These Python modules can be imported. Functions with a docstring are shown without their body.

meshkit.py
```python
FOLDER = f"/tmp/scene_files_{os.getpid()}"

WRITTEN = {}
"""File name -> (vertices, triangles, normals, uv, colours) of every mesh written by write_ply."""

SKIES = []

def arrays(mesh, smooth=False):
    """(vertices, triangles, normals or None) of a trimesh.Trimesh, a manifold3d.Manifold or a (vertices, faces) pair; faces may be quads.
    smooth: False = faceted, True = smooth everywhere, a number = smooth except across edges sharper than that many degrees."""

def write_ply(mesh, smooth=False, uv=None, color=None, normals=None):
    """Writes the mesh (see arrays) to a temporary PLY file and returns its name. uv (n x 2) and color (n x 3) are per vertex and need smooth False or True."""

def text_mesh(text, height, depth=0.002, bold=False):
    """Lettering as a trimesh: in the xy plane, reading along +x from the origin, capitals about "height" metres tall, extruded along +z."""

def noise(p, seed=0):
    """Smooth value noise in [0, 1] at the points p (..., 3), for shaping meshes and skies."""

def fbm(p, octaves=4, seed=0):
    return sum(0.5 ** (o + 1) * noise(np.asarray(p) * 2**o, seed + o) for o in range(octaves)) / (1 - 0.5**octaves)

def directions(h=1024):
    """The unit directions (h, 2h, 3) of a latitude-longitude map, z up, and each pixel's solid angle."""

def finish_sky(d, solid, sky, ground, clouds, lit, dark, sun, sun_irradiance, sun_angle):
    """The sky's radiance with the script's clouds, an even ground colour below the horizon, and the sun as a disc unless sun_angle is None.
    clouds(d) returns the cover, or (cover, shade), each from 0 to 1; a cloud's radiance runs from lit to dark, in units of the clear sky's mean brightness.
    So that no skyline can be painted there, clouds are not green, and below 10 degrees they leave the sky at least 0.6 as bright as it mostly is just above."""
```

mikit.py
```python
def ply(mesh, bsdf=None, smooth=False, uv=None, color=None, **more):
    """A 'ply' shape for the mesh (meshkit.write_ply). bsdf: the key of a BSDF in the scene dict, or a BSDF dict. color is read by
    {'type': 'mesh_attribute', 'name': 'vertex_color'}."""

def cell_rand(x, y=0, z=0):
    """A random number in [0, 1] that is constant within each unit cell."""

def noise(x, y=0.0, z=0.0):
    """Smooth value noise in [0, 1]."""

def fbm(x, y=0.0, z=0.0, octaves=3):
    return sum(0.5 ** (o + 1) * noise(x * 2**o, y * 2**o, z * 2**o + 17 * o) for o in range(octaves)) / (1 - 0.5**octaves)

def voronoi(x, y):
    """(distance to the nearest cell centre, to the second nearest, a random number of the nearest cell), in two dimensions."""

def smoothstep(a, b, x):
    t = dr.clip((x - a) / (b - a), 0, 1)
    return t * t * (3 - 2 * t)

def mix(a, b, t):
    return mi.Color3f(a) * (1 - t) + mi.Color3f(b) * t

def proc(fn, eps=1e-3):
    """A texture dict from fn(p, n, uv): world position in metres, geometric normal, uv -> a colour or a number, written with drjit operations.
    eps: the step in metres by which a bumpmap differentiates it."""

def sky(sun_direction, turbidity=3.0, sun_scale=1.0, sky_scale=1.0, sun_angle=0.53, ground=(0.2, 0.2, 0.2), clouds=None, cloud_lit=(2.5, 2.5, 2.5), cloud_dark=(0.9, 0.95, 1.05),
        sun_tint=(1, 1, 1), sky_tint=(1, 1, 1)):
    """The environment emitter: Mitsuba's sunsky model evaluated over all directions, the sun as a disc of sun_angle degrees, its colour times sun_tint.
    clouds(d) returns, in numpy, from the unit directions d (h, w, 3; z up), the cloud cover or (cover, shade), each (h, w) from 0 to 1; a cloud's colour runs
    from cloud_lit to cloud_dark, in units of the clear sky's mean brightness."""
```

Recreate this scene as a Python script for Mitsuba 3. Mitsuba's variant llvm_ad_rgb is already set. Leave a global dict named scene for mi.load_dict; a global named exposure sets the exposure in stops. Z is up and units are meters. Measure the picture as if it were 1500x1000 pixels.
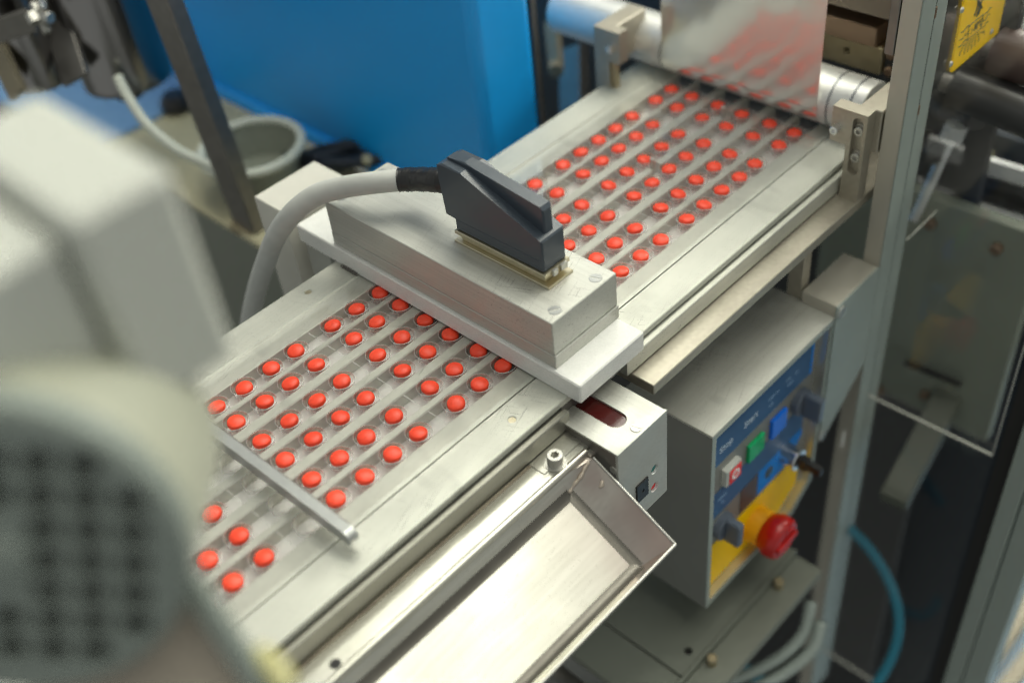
import math, random
import numpy as np, trimesh, mitsuba as mi, drjit as dr, manifold3d as m3
from shapely.geometry import Polygon, Point, box as sbox, LineString
from shapely.ops import unary_union
from shapely import affinity
import mikit, meshkit

# ------------------------------------------------------------------ camera, light, exposure
T = mi.ScalarTransform4f
MM = 0.001
scene, labels = {}, {}
exposure = 0.62
EYE = np.array([-277.447, -309.626, 375.173])
scene['camera'] = {'type': 'thinlens', 'fov': 49.64, 'fov_axis': 'x', 'aperture_radius': 0.0055, 'focus_distance': 0.562,
                   'near_clip': 0.02, 'far_clip': 20.0,
                   'to_world': T().look_at(origin=(EYE * MM).tolist(), target=[0, 0, 0], up=[0.5372519, 0.41100292, 0.73650322])}
scene['room_light'] = {'type': 'constant', 'radiance': {'type': 'rgb', 'value': [0.24, 0.25, 0.238]}}


def lamp(name, x, y, z, sx, sy, power, label):
    c = [power * k for k in (1.0, 0.995, 0.86)]
    scene[name] = {'type': 'rectangle', 'to_world': T().translate([x, y, z]).rotate([1, 0, 0], 180).scale([sx, sy, 1]),
                   'emitter': {'type': 'area', 'radiance': {'type': 'rgb', 'value': c}},
                   'bsdf': {'type': 'diffuse', 'reflectance': {'type': 'rgb', 'value': [0.7, 0.7, 0.7]}}}
    labels[name] = {'label': label, 'category': 'ceiling lamp', 'group': 'ceiling lamps above the machine'}


lamp('ceiling_lamp', 1.15, 0.5, 1.9, 0.85, 0.65, 3.9, 'square white ceiling lamp beyond the blue cabinet')
lamp('ceiling_lamp_001', 0.4, -0.65, 1.9, 0.65, 0.65, 1.9, 'square white ceiling lamp on the control box side')
lamp('ceiling_lamp_002', 2.4, -0.42, 1.5, 0.38, 0.42, 34.0, 'square white ceiling lamp far behind the rollers')


# ------------------------------------------------------------------ materials
def rgb(c):
    return {'type': 'rgb', 'value': list(c)}


def S(*c):
    return [(v / 255 / 12.92) if v / 255 < 0.04045 else ((v / 255 + 0.055) / 1.055) ** 2.4 for v in c]


def mat(name, **k):
    scene[name] = {'type': 'twosided', 'bsdf': {'type': 'principled', **k}}


def marks(p):
    """Fine scratches in two directions and small specks, 0 to 1."""
    a = mikit.noise(p.x * 60 + p.y * 25, p.y * 2600 - p.x * 900, p.z * 1500)
    b = mikit.noise(p.x * 2400 + p.y * 1100, p.y * 70 - p.x * 40, p.z * 900)
    patch = 0.25 + mikit.smoothstep(0.4, 0.75, mikit.noise(p.x * 28, p.y * 28, p.z * 28 + 5.0))
    speck = mikit.smoothstep(0.86, 0.95, mikit.noise(p.x * 1300, p.y * 1300, p.z * 1300))
    return dr.clip((mikit.smoothstep(0.80, 0.93, a) + mikit.smoothstep(0.84, 0.95, b)) * patch * 0.8 + speck * 0.35, 0, 1)


def streak_u(a, b, fx=9.0, fy=900.0, amt=1.0):
    """Brushed metal colour running along x, with faint blotches and wear."""
    def fn(p, n, uv):
        s = mikit.noise(p.x * fx, p.y * fy, p.z * fy)
        t = mikit.noise(p.x * fx * 4, p.y * fy * 2.3, p.z * fy * 2.3)
        w = mikit.fbm(p.x * 45, p.y * 45, p.z * 45)
        c = mikit.mix(a, b, dr.clip((s * 0.25 + t * 0.25 + w * 0.8 - 0.15) * amt, 0, 1))
        smear = mikit.smoothstep(0.62, 0.8, mikit.fbm(p.x * 70 + 3.0, p.y * 30, p.z * 30))
        return mikit.mix(c, mi.Color3f(a) * 0.62, dr.clip(marks(p) * 0.75 + smear * 0.28, 0, 1))
    return mikit.proc(fn)


def speckle(a, b, f=900.0):
    def fn(p, n, uv):
        w = mikit.fbm(p.x * 60, p.y * 60, p.z * 60)
        g = mikit.noise(p.x * f, p.y * f, p.z * f)
        return mikit.mix(a, b, dr.clip(w * 0.7 + g * 0.4 - 0.05, 0, 1))
    return mikit.proc(fn)


def rough(a, b, f=50.0):
    def fn(p, n, uv):
        w = mikit.fbm(p.x * f, p.y * f * 1.7, p.z * f)
        return a + (b - a) * mikit.smoothstep(0.3, 0.7, w)
    return mikit.proc(fn)


R_SATIN = rough(0.46, 0.58)
mat('anodised', base_color=streak_u((0.50, 0.505, 0.45), (0.60, 0.60, 0.535)), metallic=0.6, roughness=R_SATIN, specular=0.5)
mat('satin', base_color=speckle((0.48, 0.49, 0.45), (0.60, 0.605, 0.555)), metallic=0.65, roughness=R_SATIN, specular=0.5)


def v_brush(p, n, uv):
    s = mikit.noise(p.x * 900, p.y * 8, p.z * 900)
    t = mikit.noise(p.x * 2100, p.y * 25, p.z * 2100)
    w = mikit.fbm(p.x * 40, p.y * 40, p.z * 40)
    c = mikit.mix((0.46, 0.46, 0.42), (0.60, 0.60, 0.555), dr.clip(s * 0.35 + t * 0.25 + w * 0.5 - 0.05, 0, 1))
    return mikit.mix(c, (0.34, 0.335, 0.31), dr.clip(marks(p) * 0.85, 0, 1))


mat('brushed', base_color=mikit.proc(v_brush), metallic=0.72, roughness=rough(0.44, 0.54), specular=0.5)
mat('sawn', base_color=speckle((0.60, 0.60, 0.58), (0.84, 0.84, 0.81), 1400.0), metallic=0.3, roughness=0.6)
mat('nickel', base_color=speckle((0.38, 0.35, 0.285), (0.50, 0.465, 0.39), 500.0), metallic=0.75, roughness=0.42)


def stain(p, n, uv):
    w = mikit.fbm(p.x * 38, p.y * 38, p.z * 38)
    s = mikit.noise(p.x * 60, p.y * 700, p.z * 700)
    d = dr.sqrt(dr.square(p.x + 0.018) + dr.square(p.y + 0.110))
    e = dr.sqrt(dr.square(p.x + 0.028) + dr.square(p.y + 0.076))
    heat = mikit.smoothstep(0.040, 0.006, d + 0.02 * (w - 0.5)) * 0.75 + mikit.smoothstep(0.014, 0.003, e + 0.012 * (w - 0.5)) * 0.5 + mikit.smoothstep(-0.085, -0.035, p.x + 0.03 * (w - 0.5)) * mikit.smoothstep(-0.0665, -0.0705, p.y) * 0.32  # heat stain at two corners, plus a browner tone towards the end wall
    c = mikit.mix((0.46, 0.45, 0.39), (0.62, 0.61, 0.55), dr.clip(w * 0.6 + s * 0.55 - 0.1 - marks(p) * 0.8, 0, 1))
    return mikit.mix(c, (0.38, 0.30, 0.27), dr.clip(heat, 0, 1))


mat('stainless', base_color=mikit.proc(stain), metallic=0.9, roughness=rough(0.2, 0.32, 30.0))
mat('bar_steel', base_color=speckle((0.36, 0.37, 0.365), (0.46, 0.47, 0.46), 300.0), metallic=0.75, roughness=0.35)
mat('weld', base_color=rgb((0.50, 0.43, 0.36)), metallic=0.6, roughness=0.6)
mat('fold_dark_reflection', base_color=speckle((0.10, 0.092, 0.08), (0.17, 0.16, 0.14), 120.0), metallic=0.75, roughness=0.4)  # bent tray steel, its dark reflection painted in as base colour
mat('polished', base_color=rgb((0.28, 0.27, 0.265)), metallic=1.0, roughness=0.16)
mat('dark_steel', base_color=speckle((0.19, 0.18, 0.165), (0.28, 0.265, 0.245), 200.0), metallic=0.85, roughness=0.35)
mat('screw_steel', base_color=rgb((0.55, 0.54, 0.50)), metallic=0.9, roughness=0.36)
mat('roller_metal', base_color=speckle((0.62, 0.62, 0.60), (0.74, 0.74, 0.72), 300.0), metallic=0.6, roughness=0.45)
mat('groove_grey', base_color=rgb((0.22, 0.23, 0.24)), metallic=0.7, roughness=0.4)


def foil_wave(p, n, uv):
    return mikit.fbm(p.y * 26, p.z * 20, 0.0) * 0.0016 + mikit.noise(p.y * 9, p.z * 60, 3.0) * 0.0004


scene['foil'] = {'type': 'twosided', 'bsdf': {'type': 'bumpmap', 'arbitrary': mikit.proc(foil_wave), 'scale': 1.0,
                 'bsdf': {'type': 'principled', 'base_color': rgb((0.86, 0.855, 0.83)), 'metallic': 0.92, 'roughness': 0.17}}}
mat('tablet_red', base_color=speckle((0.82, 0.056, 0.022), (0.90, 0.075, 0.03), 700.0), roughness=0.42, specular=0.45)
scene['pocket_rim'] = {'type': 'blendbsdf', 'weight': 0.5, 'a': {'type': 'thindielectric', 'int_ior': 1.5}, 'b': {'type': 'twosided', 'bsdf': {'type': 'roughplastic', 'diffuse_reflectance': rgb((0.78, 0.77, 0.75)), 'alpha': 0.15}}}
scene['pocket_wall'] = {'type': 'blendbsdf', 'weight': 0.05, 'a': {'type': 'thindielectric', 'int_ior': 1.6, 'specular_transmittance': rgb((0.955, 0.95, 0.945))}, 'b': {'type': 'twosided', 'bsdf': {'type': 'roughplastic', 'diffuse_reflectance': rgb((0.45, 0.43, 0.42)), 'alpha': 0.15}}}
scene['clear_plastic'] = {'type': 'thindielectric', 'int_ior': 1.55, 'specular_transmittance': rgb((0.93, 0.925, 0.92))}
scene['acrylic'] = {'type': 'thindielectric', 'int_ior': 1.38}
mat('acrylic_edge', base_color=rgb((0.42, 0.42, 0.38)), roughness=0.4, specular=0.6)
mat('hood_plastic', base_color=rgb((0.040, 0.052, 0.068)), roughness=0.26, specular=0.6)
mat('cable_grey', base_color=speckle((0.38, 0.39, 0.37), (0.47, 0.475, 0.45), 260.0), roughness=0.5, specular=0.4)
mat('tape_black', base_color=rgb((0.012, 0.012, 0.013)), roughness=0.33, specular=0.5)
mat('plated', base_color=speckle((0.50, 0.44, 0.28), (0.68, 0.63, 0.50), 300.0), metallic=0.9, roughness=0.3)
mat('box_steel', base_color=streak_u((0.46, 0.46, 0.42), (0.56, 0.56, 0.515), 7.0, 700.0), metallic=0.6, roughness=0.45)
mat('box_dark_reflection', base_color=rgb((0.20, 0.205, 0.19)), metallic=0.25, roughness=0.45)  # same steel as the lid, darkened to paint in what the sides mirror
mat('reveal_steel', base_color=rgb((0.72, 0.71, 0.66)), metallic=0.85, roughness=0.3)
mat('label_blue', base_color=rgb(S(58, 92, 130)), roughness=0.5, specular=0.2)
mat('bright_blue', base_color=rgb(S(18, 124, 210)), roughness=0.5, specular=0.2)
mat('button_blue', base_color=rgb(S(0, 104, 218)), roughness=0.3)
mat('button_green', base_color=rgb(S(0, 158, 96)), roughness=0.3)
mat('button_red', base_color=rgb(S(214, 40, 36)), roughness=0.3)
mat('bezel_grey', base_color=rgb(S(176, 178, 172)), roughness=0.4)
mat('label_yellow', base_color=rgb(S(240, 194, 0)), roughness=0.5, specular=0.2)
mat('collar_yellow', base_color=rgb(S(222, 158, 18)), roughness=0.4)
mat('estop_red', base_color=rgb(S(168, 14, 11)), roughness=0.28, specular=0.6)
mat('print_white', base_color=rgb((0.75, 0.76, 0.76)), roughness=0.5)
mat('print_soft', base_color=rgb(S(176, 192, 206)), roughness=0.5)
mat('print_faint', base_color=rgb(S(108, 138, 170)), roughness=0.5)
mat('print_black', base_color=rgb((0.015, 0.015, 0.01)), roughness=0.5)
mat('black_plastic', base_color=rgb((0.012, 0.012, 0.013)), roughness=0.35)
mat('knob_grey', base_color=rgb(S(84, 92, 104)), roughness=0.28, specular=0.6)
mat('chrome', base_color=rgb((0.85, 0.85, 0.85)), metallic=1.0, roughness=0.12)
mat('frame_paint', base_color=rgb(S(148, 158, 152)), roughness=0.42, metallic=0.15)
mat('frame_bright', base_color=rgb(S(188, 184, 172)), roughness=0.4, metallic=0.45)
mat('blue_paint', base_color=rgb(S(18, 154, 232)), roughness=0.4)
mat('pale_blue', base_color=rgb(S(110, 150, 190)), roughness=0.5)
mat('beige_paint', base_color=rgb(S(176, 170, 140)), roughness=0.5)
mat('beige_dark', base_color=rgb(S(120, 112, 92)), roughness=0.5)
mat('grey_green', base_color=rgb(S(114, 118, 108)), roughness=0.5)
mat('inner_green', base_color=rgb(S(120, 126, 114)), roughness=0.5)
mat('beam_green', base_color=rgb(S(74, 78, 68)), roughness=0.5)
mat('beam_grey', base_color=rgb(S(118, 108, 96)), metallic=0.3, roughness=0.5)
mat('dark_brown', base_color=rgb((0.036, 0.037, 0.039)), roughness=0.5)
mat('brown_bar', base_color=rgb((0.20, 0.135, 0.09)), metallic=0.6, roughness=0.4)
mat('brass_bar', base_color=speckle((0.36, 0.30, 0.18), (0.46, 0.40, 0.27), 150.0), metallic=0.75, roughness=0.38)
mat('navy', base_color=rgb((0.011, 0.018, 0.029)), roughness=0.6)
mat('blue_floor', base_color=rgb(S(84, 116, 142)), roughness=0.5)
mat('floor_grey', base_color=rgb((0.13, 0.135, 0.13)), roughness=0.6)
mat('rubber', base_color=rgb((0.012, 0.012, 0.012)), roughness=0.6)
mat('roller_brown', base_color=rgb((0.07, 0.045, 0.04)), roughness=0.45)
mat('roller_black', base_color=rgb((0.014, 0.014, 0.015)), roughness=0.3)
mat('teal', base_color=rgb(S(26, 112, 134)), roughness=0.35)
mat('housing_paint', base_color=rgb(S(186, 188, 180)), roughness=0.42)
mat('motor_paint', base_color=rgb(S(160, 162, 146)), roughness=0.45)
mat('fan_cover_paint', base_color=rgb(S(122, 130, 124)), roughness=0.5)
mat('mount_paint', base_color=rgb(S(160, 150, 136)), roughness=0.5)
mat('rail_dark_reflection', base_color=streak_u((0.27, 0.265, 0.23), (0.36, 0.35, 0.30)), metallic=0.75, roughness=0.36)  # anodised rail with the tray's dark reflection put into its colour
mat('grime', base_color=speckle((0.10, 0.08, 0.055), (0.22, 0.19, 0.14), 260.0), roughness=0.7)
mat('pedestal_paint', base_color=rgb(S(190, 188, 179)), roughness=0.45)
mat('cream_dark', base_color=rgb(S(176, 172, 122)), roughness=0.4)
mat('cream', base_color=rgb(S(205, 200, 150)), roughness=0.35)
mat('dark_red', base_color=rgb((0.05, 0.002, 0.002)), roughness=0.12, specular=0.7)
mat('led_green', base_color=rgb((0.0, 0.13, 0.09)), roughness=0.15)
mat('bowl_grey', base_color=rgb(S(134, 138, 126)), roughness=0.5)
mat('pale_hose', base_color=rgb(S(196, 200, 188)), roughness=0.4)


# ------------------------------------------------------------------ mesh helpers (millimetres)
def manifold(mesh):
    return m3.Manifold(m3.Mesh(np.asarray(mesh.vertices, np.float32), np.asarray(mesh.faces, np.uint32)))


def tri(m):
    q = m.to_mesh()
    return trimesh.Trimesh(q.vert_properties[:, :3], q.tri_verts, process=False)


def hull(pts):
    return m3.Manifold.hull_points(np.asarray(pts, np.float64))


def cbox(x0, x1, y0, y1, z0, z1, c=0.4):
    """Box with chamfered edges."""
    lo, hi = np.array([x0, y0, z0], float), np.array([x1, y1, z1], float)
    c = min(c, *(0.45 * (hi - lo)))
    pts = []
    for sx in (0, 1):
        for sy in (0, 1):
            for sz in (0, 1):
                s = np.array([sx, sy, sz])
                p = np.where(s, hi, lo)
                d = np.where(s, -c, c)
                for k in range(3):
                    q = p + d
                    q[k] = p[k]
                    pts.append(q)
    return hull(pts)


def cyl(p0, p1, r, n=32, r1=None, ch=0.0):
    """Cylinder or cone from p0 to p1, with a chamfer at p1."""
    p0, p1 = np.array(p0, float), np.array(p1, float)
    L = np.linalg.norm(p1 - p0)
    z = (p1 - p0) / L
    x = np.cross(z, [0, 0, 1] if abs(z[2]) < 0.9 else [1, 0, 0])
    x /= np.linalg.norm(x)
    y = np.cross(z, x)
    r1 = r if r1 is None else r1
    a = np.arange(n) * 2 * np.pi / n
    ring = lambda R, h: p0 + z * h + R * (np.cos(a)[:, None] * x + np.sin(a)[:, None] * y)
    rows = [ring(r, 0)] + ([ring(r1, L - ch), ring(r1 - ch, L)] if ch else [ring(r1, L)])
    return hull(np.vstack(rows))


def lathe(profile, n=32, axis='z', at=(0, 0, 0)):
    """Surface of revolution from (radius, height) pairs."""
    prof = np.asarray(profile, float)
    a = np.arange(n) * 2 * np.pi / n
    v, f, rows = [], [], []
    for r, h in prof:
        if r < 1e-6:
            rows.append([len(v)] * n)
            v.append((0, 0, h))
        else:
            rows.append(list(range(len(v), len(v) + n)))
            v += [(r * math.cos(t), r * math.sin(t), h) for t in a]
    for A, B in zip(rows, rows[1:]):
        for k in range(n):
            q = (A[k], A[(k + 1) % n], B[(k + 1) % n], B[k])
            if len({q[0], q[1], q[2]}) == 3:
                f.append((q[0], q[1], q[2]))
            if len({q[0], q[2], q[3]}) == 3:
                f.append((q[0], q[2], q[3]))
    v = np.array(v, float)
    if axis == 'y':
        v = v[:, [0, 2, 1]] * [1, 1, -1]
    if axis == 'x':
        v = v[:, [2, 1, 0]] * [1, 1, -1]
    return trimesh.Trimesh(v + np.array(at, float), np.array(f), process=False)


def prof_x(pts, x0, x1):
    """Polygon in (y, z) pulled along x."""
    m = trimesh.creation.extrude_polygon(Polygon(pts), x1 - x0, engine='earcut')
    v = m.vertices
    m.vertices = np.stack([v[:, 2] + x0, v[:, 0], v[:, 1]], 1)
    return m


def prof_y(poly, y0, y1):
    """Polygon in (x, z) pulled along y."""
    if not hasattr(poly, 'geom_type'):
        poly = Polygon(poly)
    m = trimesh.creation.extrude_polygon(poly, y1 - y0, engine='earcut')
    v = m.vertices
    m.vertices = np.stack([v[:, 0], v[:, 2] + y0, v[:, 1]], 1)
    m.faces = m.faces[:, ::-1]
    return m


def prof_z(poly, z0, z1):
    if not hasattr(poly, 'geom_type'):
        poly = Polygon(poly)
    m = trimesh.creation.extrude_polygon(poly, z1 - z0, engine='earcut')
    m.vertices = m.vertices + [0, 0, z0]
    return m


def spline(pts, n=8):
    p = np.asarray(pts, float)
    q = np.vstack([2 * p[0] - p[1], p, 2 * p[-1] - p[-2]])
    out = []
    for i in range(1, len(q) - 2):
        for t in np.arange(n) / n:
            a, b, c, d = q[i - 1:i + 3]
            out.append(0.5 * (2 * b + (c - a) * t + (2 * a - 5 * b + 4 * c - d) * t * t + (3 * b - a - 3 * c + d) * t ** 3))
    return np.vstack(out + [p[-1]])


def tube(pts, r, n=16, closed=False):
    """Round tube through the points, r a number or one radius per point."""
    p = np.asarray(pts, float)
    k = len(p)
    if closed:
        t = np.roll(p, -1, 0) - np.roll(p, 1, 0)
    else:
        t = np.gradient(p, axis=0)
    t /= np.linalg.norm(t, axis=1, keepdims=True)
    x = np.cross(t[0], [0, 0, 1] if abs(t[0][2]) < 0.9 else [1, 0, 0])
    xs = []
    for i in range(k):
        x = x - t[i] * (x @ t[i])
        x /= np.linalg.norm(x)
        xs.append(x)
    xs = np.array(xs)
    ys = np.cross(t, xs)
    a = np.arange(n) * 2 * np.pi / n
    R = np.broadcast_to(r, (k,))[:, None, None]
    v = (p[:, None] + R * (np.cos(a)[None, :, None] * xs[:, None] + np.sin(a)[None, :, None] * ys[:, None])).reshape(-1, 3)
    f = []
    for i in range(k if closed else k - 1):
        for j in range(n):
            A, B = i * n + j, i * n + (j + 1) % n
            i2 = (i + 1) % k
            C, D = i2 * n + (j + 1) % n, i2 * n + j
            f += [(A, B, C), (A, C, D)]
    if not closed:
        v = np.vstack([v, p[0], p[-1]])
        for j in range(n):
            f.append((k * n, (j + 1) % n, j))
            f.append((k * n + 1, (k - 1) * n + j, (k - 1) * n + (j + 1) % n))
    return trimesh.Trimesh(v, np.array(f), process=False)


def bar(p0, p1, w, up, h, c=0.3):
    """Rectangular bar from p0 to p1: width w across, height h along up."""
    p0, p1, up = (np.array(q, float) for q in (p0, p1, up))
    d = (p1 - p0) / np.linalg.norm(p1 - p0)
    s = np.cross(d, up)
    s /= np.linalg.norm(s)
    u = np.cross(s, d)
    m = tri(cbox(0, np.linalg.norm(p1 - p0), -w / 2, w / 2, -h / 2, h / 2, c))
    m.vertices = p0 + m.vertices @ np.stack([d, s, u])
    return m


def join(*ms):
    return trimesh.util.concatenate([tri(m) if hasattr(m, 'to_mesh') else m for m in ms])


def put(key, mesh, m, smooth=False, to=None):
    """One entry of the scene; a key that is taken gets the next number."""
    k, i = key, 0
    while k in scene:
        i += 1
        k = f'{key}_{i:03d}'
    mesh = tri(mesh) if hasattr(mesh, 'to_mesh') else mesh.copy()
    mesh.vertices = np.asarray(mesh.vertices) * MM
    scene[k] = mikit.ply(mesh, m, smooth=smooth)
    return k


def reuse(key, source, x, y, z, rx=0.0, ry=0.0, m=None):
    k, i = key, 0
    while k in scene:
        i += 1
        k = f'{key}_{i:03d}'
    d = {a: b for a, b in source.items()}
    d['to_world'] = T().translate([x * MM, y * MM, z * MM]).rotate([1, 0, 0], rx).rotate([0, 1, 0], ry)
    scene[k] = d
    return k


def tag(key, label, cat=None, group=None, kind=None):
    d = labels.setdefault(key, {})
    d['label'] = label
    if cat:
        d['category'] = cat
    if group:
        d['group'] = group
    if kind:
        d['kind'] = kind


def structure(key, mesh, m, label):
    k = put(key, mesh, m)
    labels[k] = {'label': label, 'kind': 'structure'}


def slotted_screw(at, axis, r, h, n=28, turn=35):
    """Slotted cheese-head screw standing on 'at' along axis."""
    a = np.array(axis, float)
    at = np.array(at, float)
    m = cyl(at - a * 0.5, at + a * h, r, n, ch=0.25)
    x = np.cross(a, [0, 0, 1] if abs(a[2]) < 0.9 else [1, 0, 0])
    x /= np.linalg.norm(x)
    y = np.cross(a, x)
    d = math.cos(math.radians(turn)) * x + math.sin(math.radians(turn)) * y
    e = np.cross(a, d)
    pts = [at + a * s + d * (2 * r) * i + e * (r * 0.13) * j for s in (h * 0.35, h * 2) for i in (-1, 1) for j in (-1, 1)]
    return m - hull(pts)


def socket_screw(at, axis, r, h, washer=0.0):
    a = np.array(axis, float)
    at = np.array(at, float)
    m = cyl(at, at + a * h, r, 28, ch=0.35)
    m = m - cyl(at + a * h * 0.4, at + a * h * 1.3, r * 0.55, 6)
    if washer:
        m = m + cyl(at - a * 0.2, at + a * washer, r * 1.35, 28)
    return m


# ------------------------------------------------------------------ the setting
structure('floor', tri(cbox(-1500, 2500, -1500, 2500, -905, -900, 0)), 'floor_grey', 'dull beige grey floor seen far below')
structure('blue_floor_strip', tri(cbox(410, 1500, -700, -100, -899.6, -895, 0)), 'blue_floor', 'blue painted strip of floor at lower right')

# ------------------------------------------------------------------ guide table that carries the strip
t = 'guide_table'
tag(t, 'long pale aluminium guide table with six lanes carrying the clear strip of red tablets', 'table')
X0, X1 = -300, 262


def holed(m, spots, z=0.0):
    for x, y, r in spots:
        m = m - cyl((x, y, z - 5), (x, y, z + 2), r, 24) - cyl((x, y, z - 0.7), (x, y, z + 0.1), r, 24, r + 0.7)
    return m


lp = prof_x([(104.9, -0.9), (105.9, 0.0), (125.4, 0.0), (125.8, -0.4), (125.8, -6), (104.9, -6)], X0, X1)
put(t + '__left_plate', holed(manifold(lp), [(-39, 117.2, 1.7)]), 'anodised')
rp = prof_x([(-27.2, -0.5), (-27.9, 0.0), (-47.5, 0.0), (-47.9, -0.4), (-47.9, -3.6), (-27.2, -3.6)], X0, X1)
rp.faces = rp.faces[:, ::-1]
put(t + '__right_plate', holed(manifold(rp), [(-39.5, -37.2, 1.7)]), 'anodised')
for x, y in ((-39, 117.2), (-39.5, -37.2)):
    put(t + '__screw', cyl((x, y, -3), (x, y, -0.5), 1.9, 20), 'plated')
put(t + '__left_ledge', prof_x([(92, -8), (92, -1.1), (92.4, -0.8), (104.8, -0.8), (104.8, -8)][::-1], X0, X1), 'anodised')
put(t + '__right_ledge', prof_x([(-14.6, -8), (-14.6, -1.1), (-15.0, -0.8), (-26.3, -0.8), (-26.3, -8)], X0, X1), 'anodised')
put(t + '__channel_floor', prof_x([(105.5, -8.2), (105.5, -11), (-27, -11), (-27, -8.2)], X0, X1), 'sawn')
LANES = [85.5, 68.8, 48.8, 30.1, 10.3, -7.7]
RAILS = [(75.6, 78.9), (55.6, 62.0), (36.8, 42.0), (17.0, 23.4), (-0.8, 3.6)]
for i, (a, b) in enumerate(RAILS):
    spans = [(X0, X1)] if i != 2 else [(X0, 163), (171, 234), (243, X1)]
    m = join(*[tri(manifold(prof_x([(a, -8), (b, -8), (b, -1.3), (b - 0.5, -0.8), (a + 0.6, -0.8), (a, -1.4)], s, e))) for s, e in spans])
    put(t + '__rail', m, 'anodised')
for x in (166, 238):
    put(t + '__peg', cyl((x, 40.0, -8), (x, 40.0, 5.0), 1.6, 20, ch=0.5), 'screw_steel', 30)
sr = [(-41, -5.6), (-48.4, -5.6), (-49.2, -4.2), (-51.6, -4.2), (-52.0, -4.6), (-52.0, -14.6), (-41, -14.6)]
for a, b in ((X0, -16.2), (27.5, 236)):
    put(t + '__side_rail', manifold(prof_x(sr[::-1], a, b)), 'rail_dark_reflection' if a < -100 else 'anodised')
put(t + '__backing_bar', manifold(prof_x([(-30, -3.7), (-47.2, -3.7), (-47.2, -14), (-30, -14)][::-1], -16.2, 27.5)), 'dark_steel')

# shelf below the far half of the table
t = 'shelf_plate'
tag(t, 'warm grey nickel plated shelf bar below the far right edge of the table', 'shelf')
put(t + '__bar', cbox(31, 300, -65.8, -30, -22.6, -16, 0.5), 'nickel')
put(t + '__bolt_head', cyl((229, -60, -27), (229, -60, -22.5), 3.2, 6), 'screw_steel')

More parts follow.
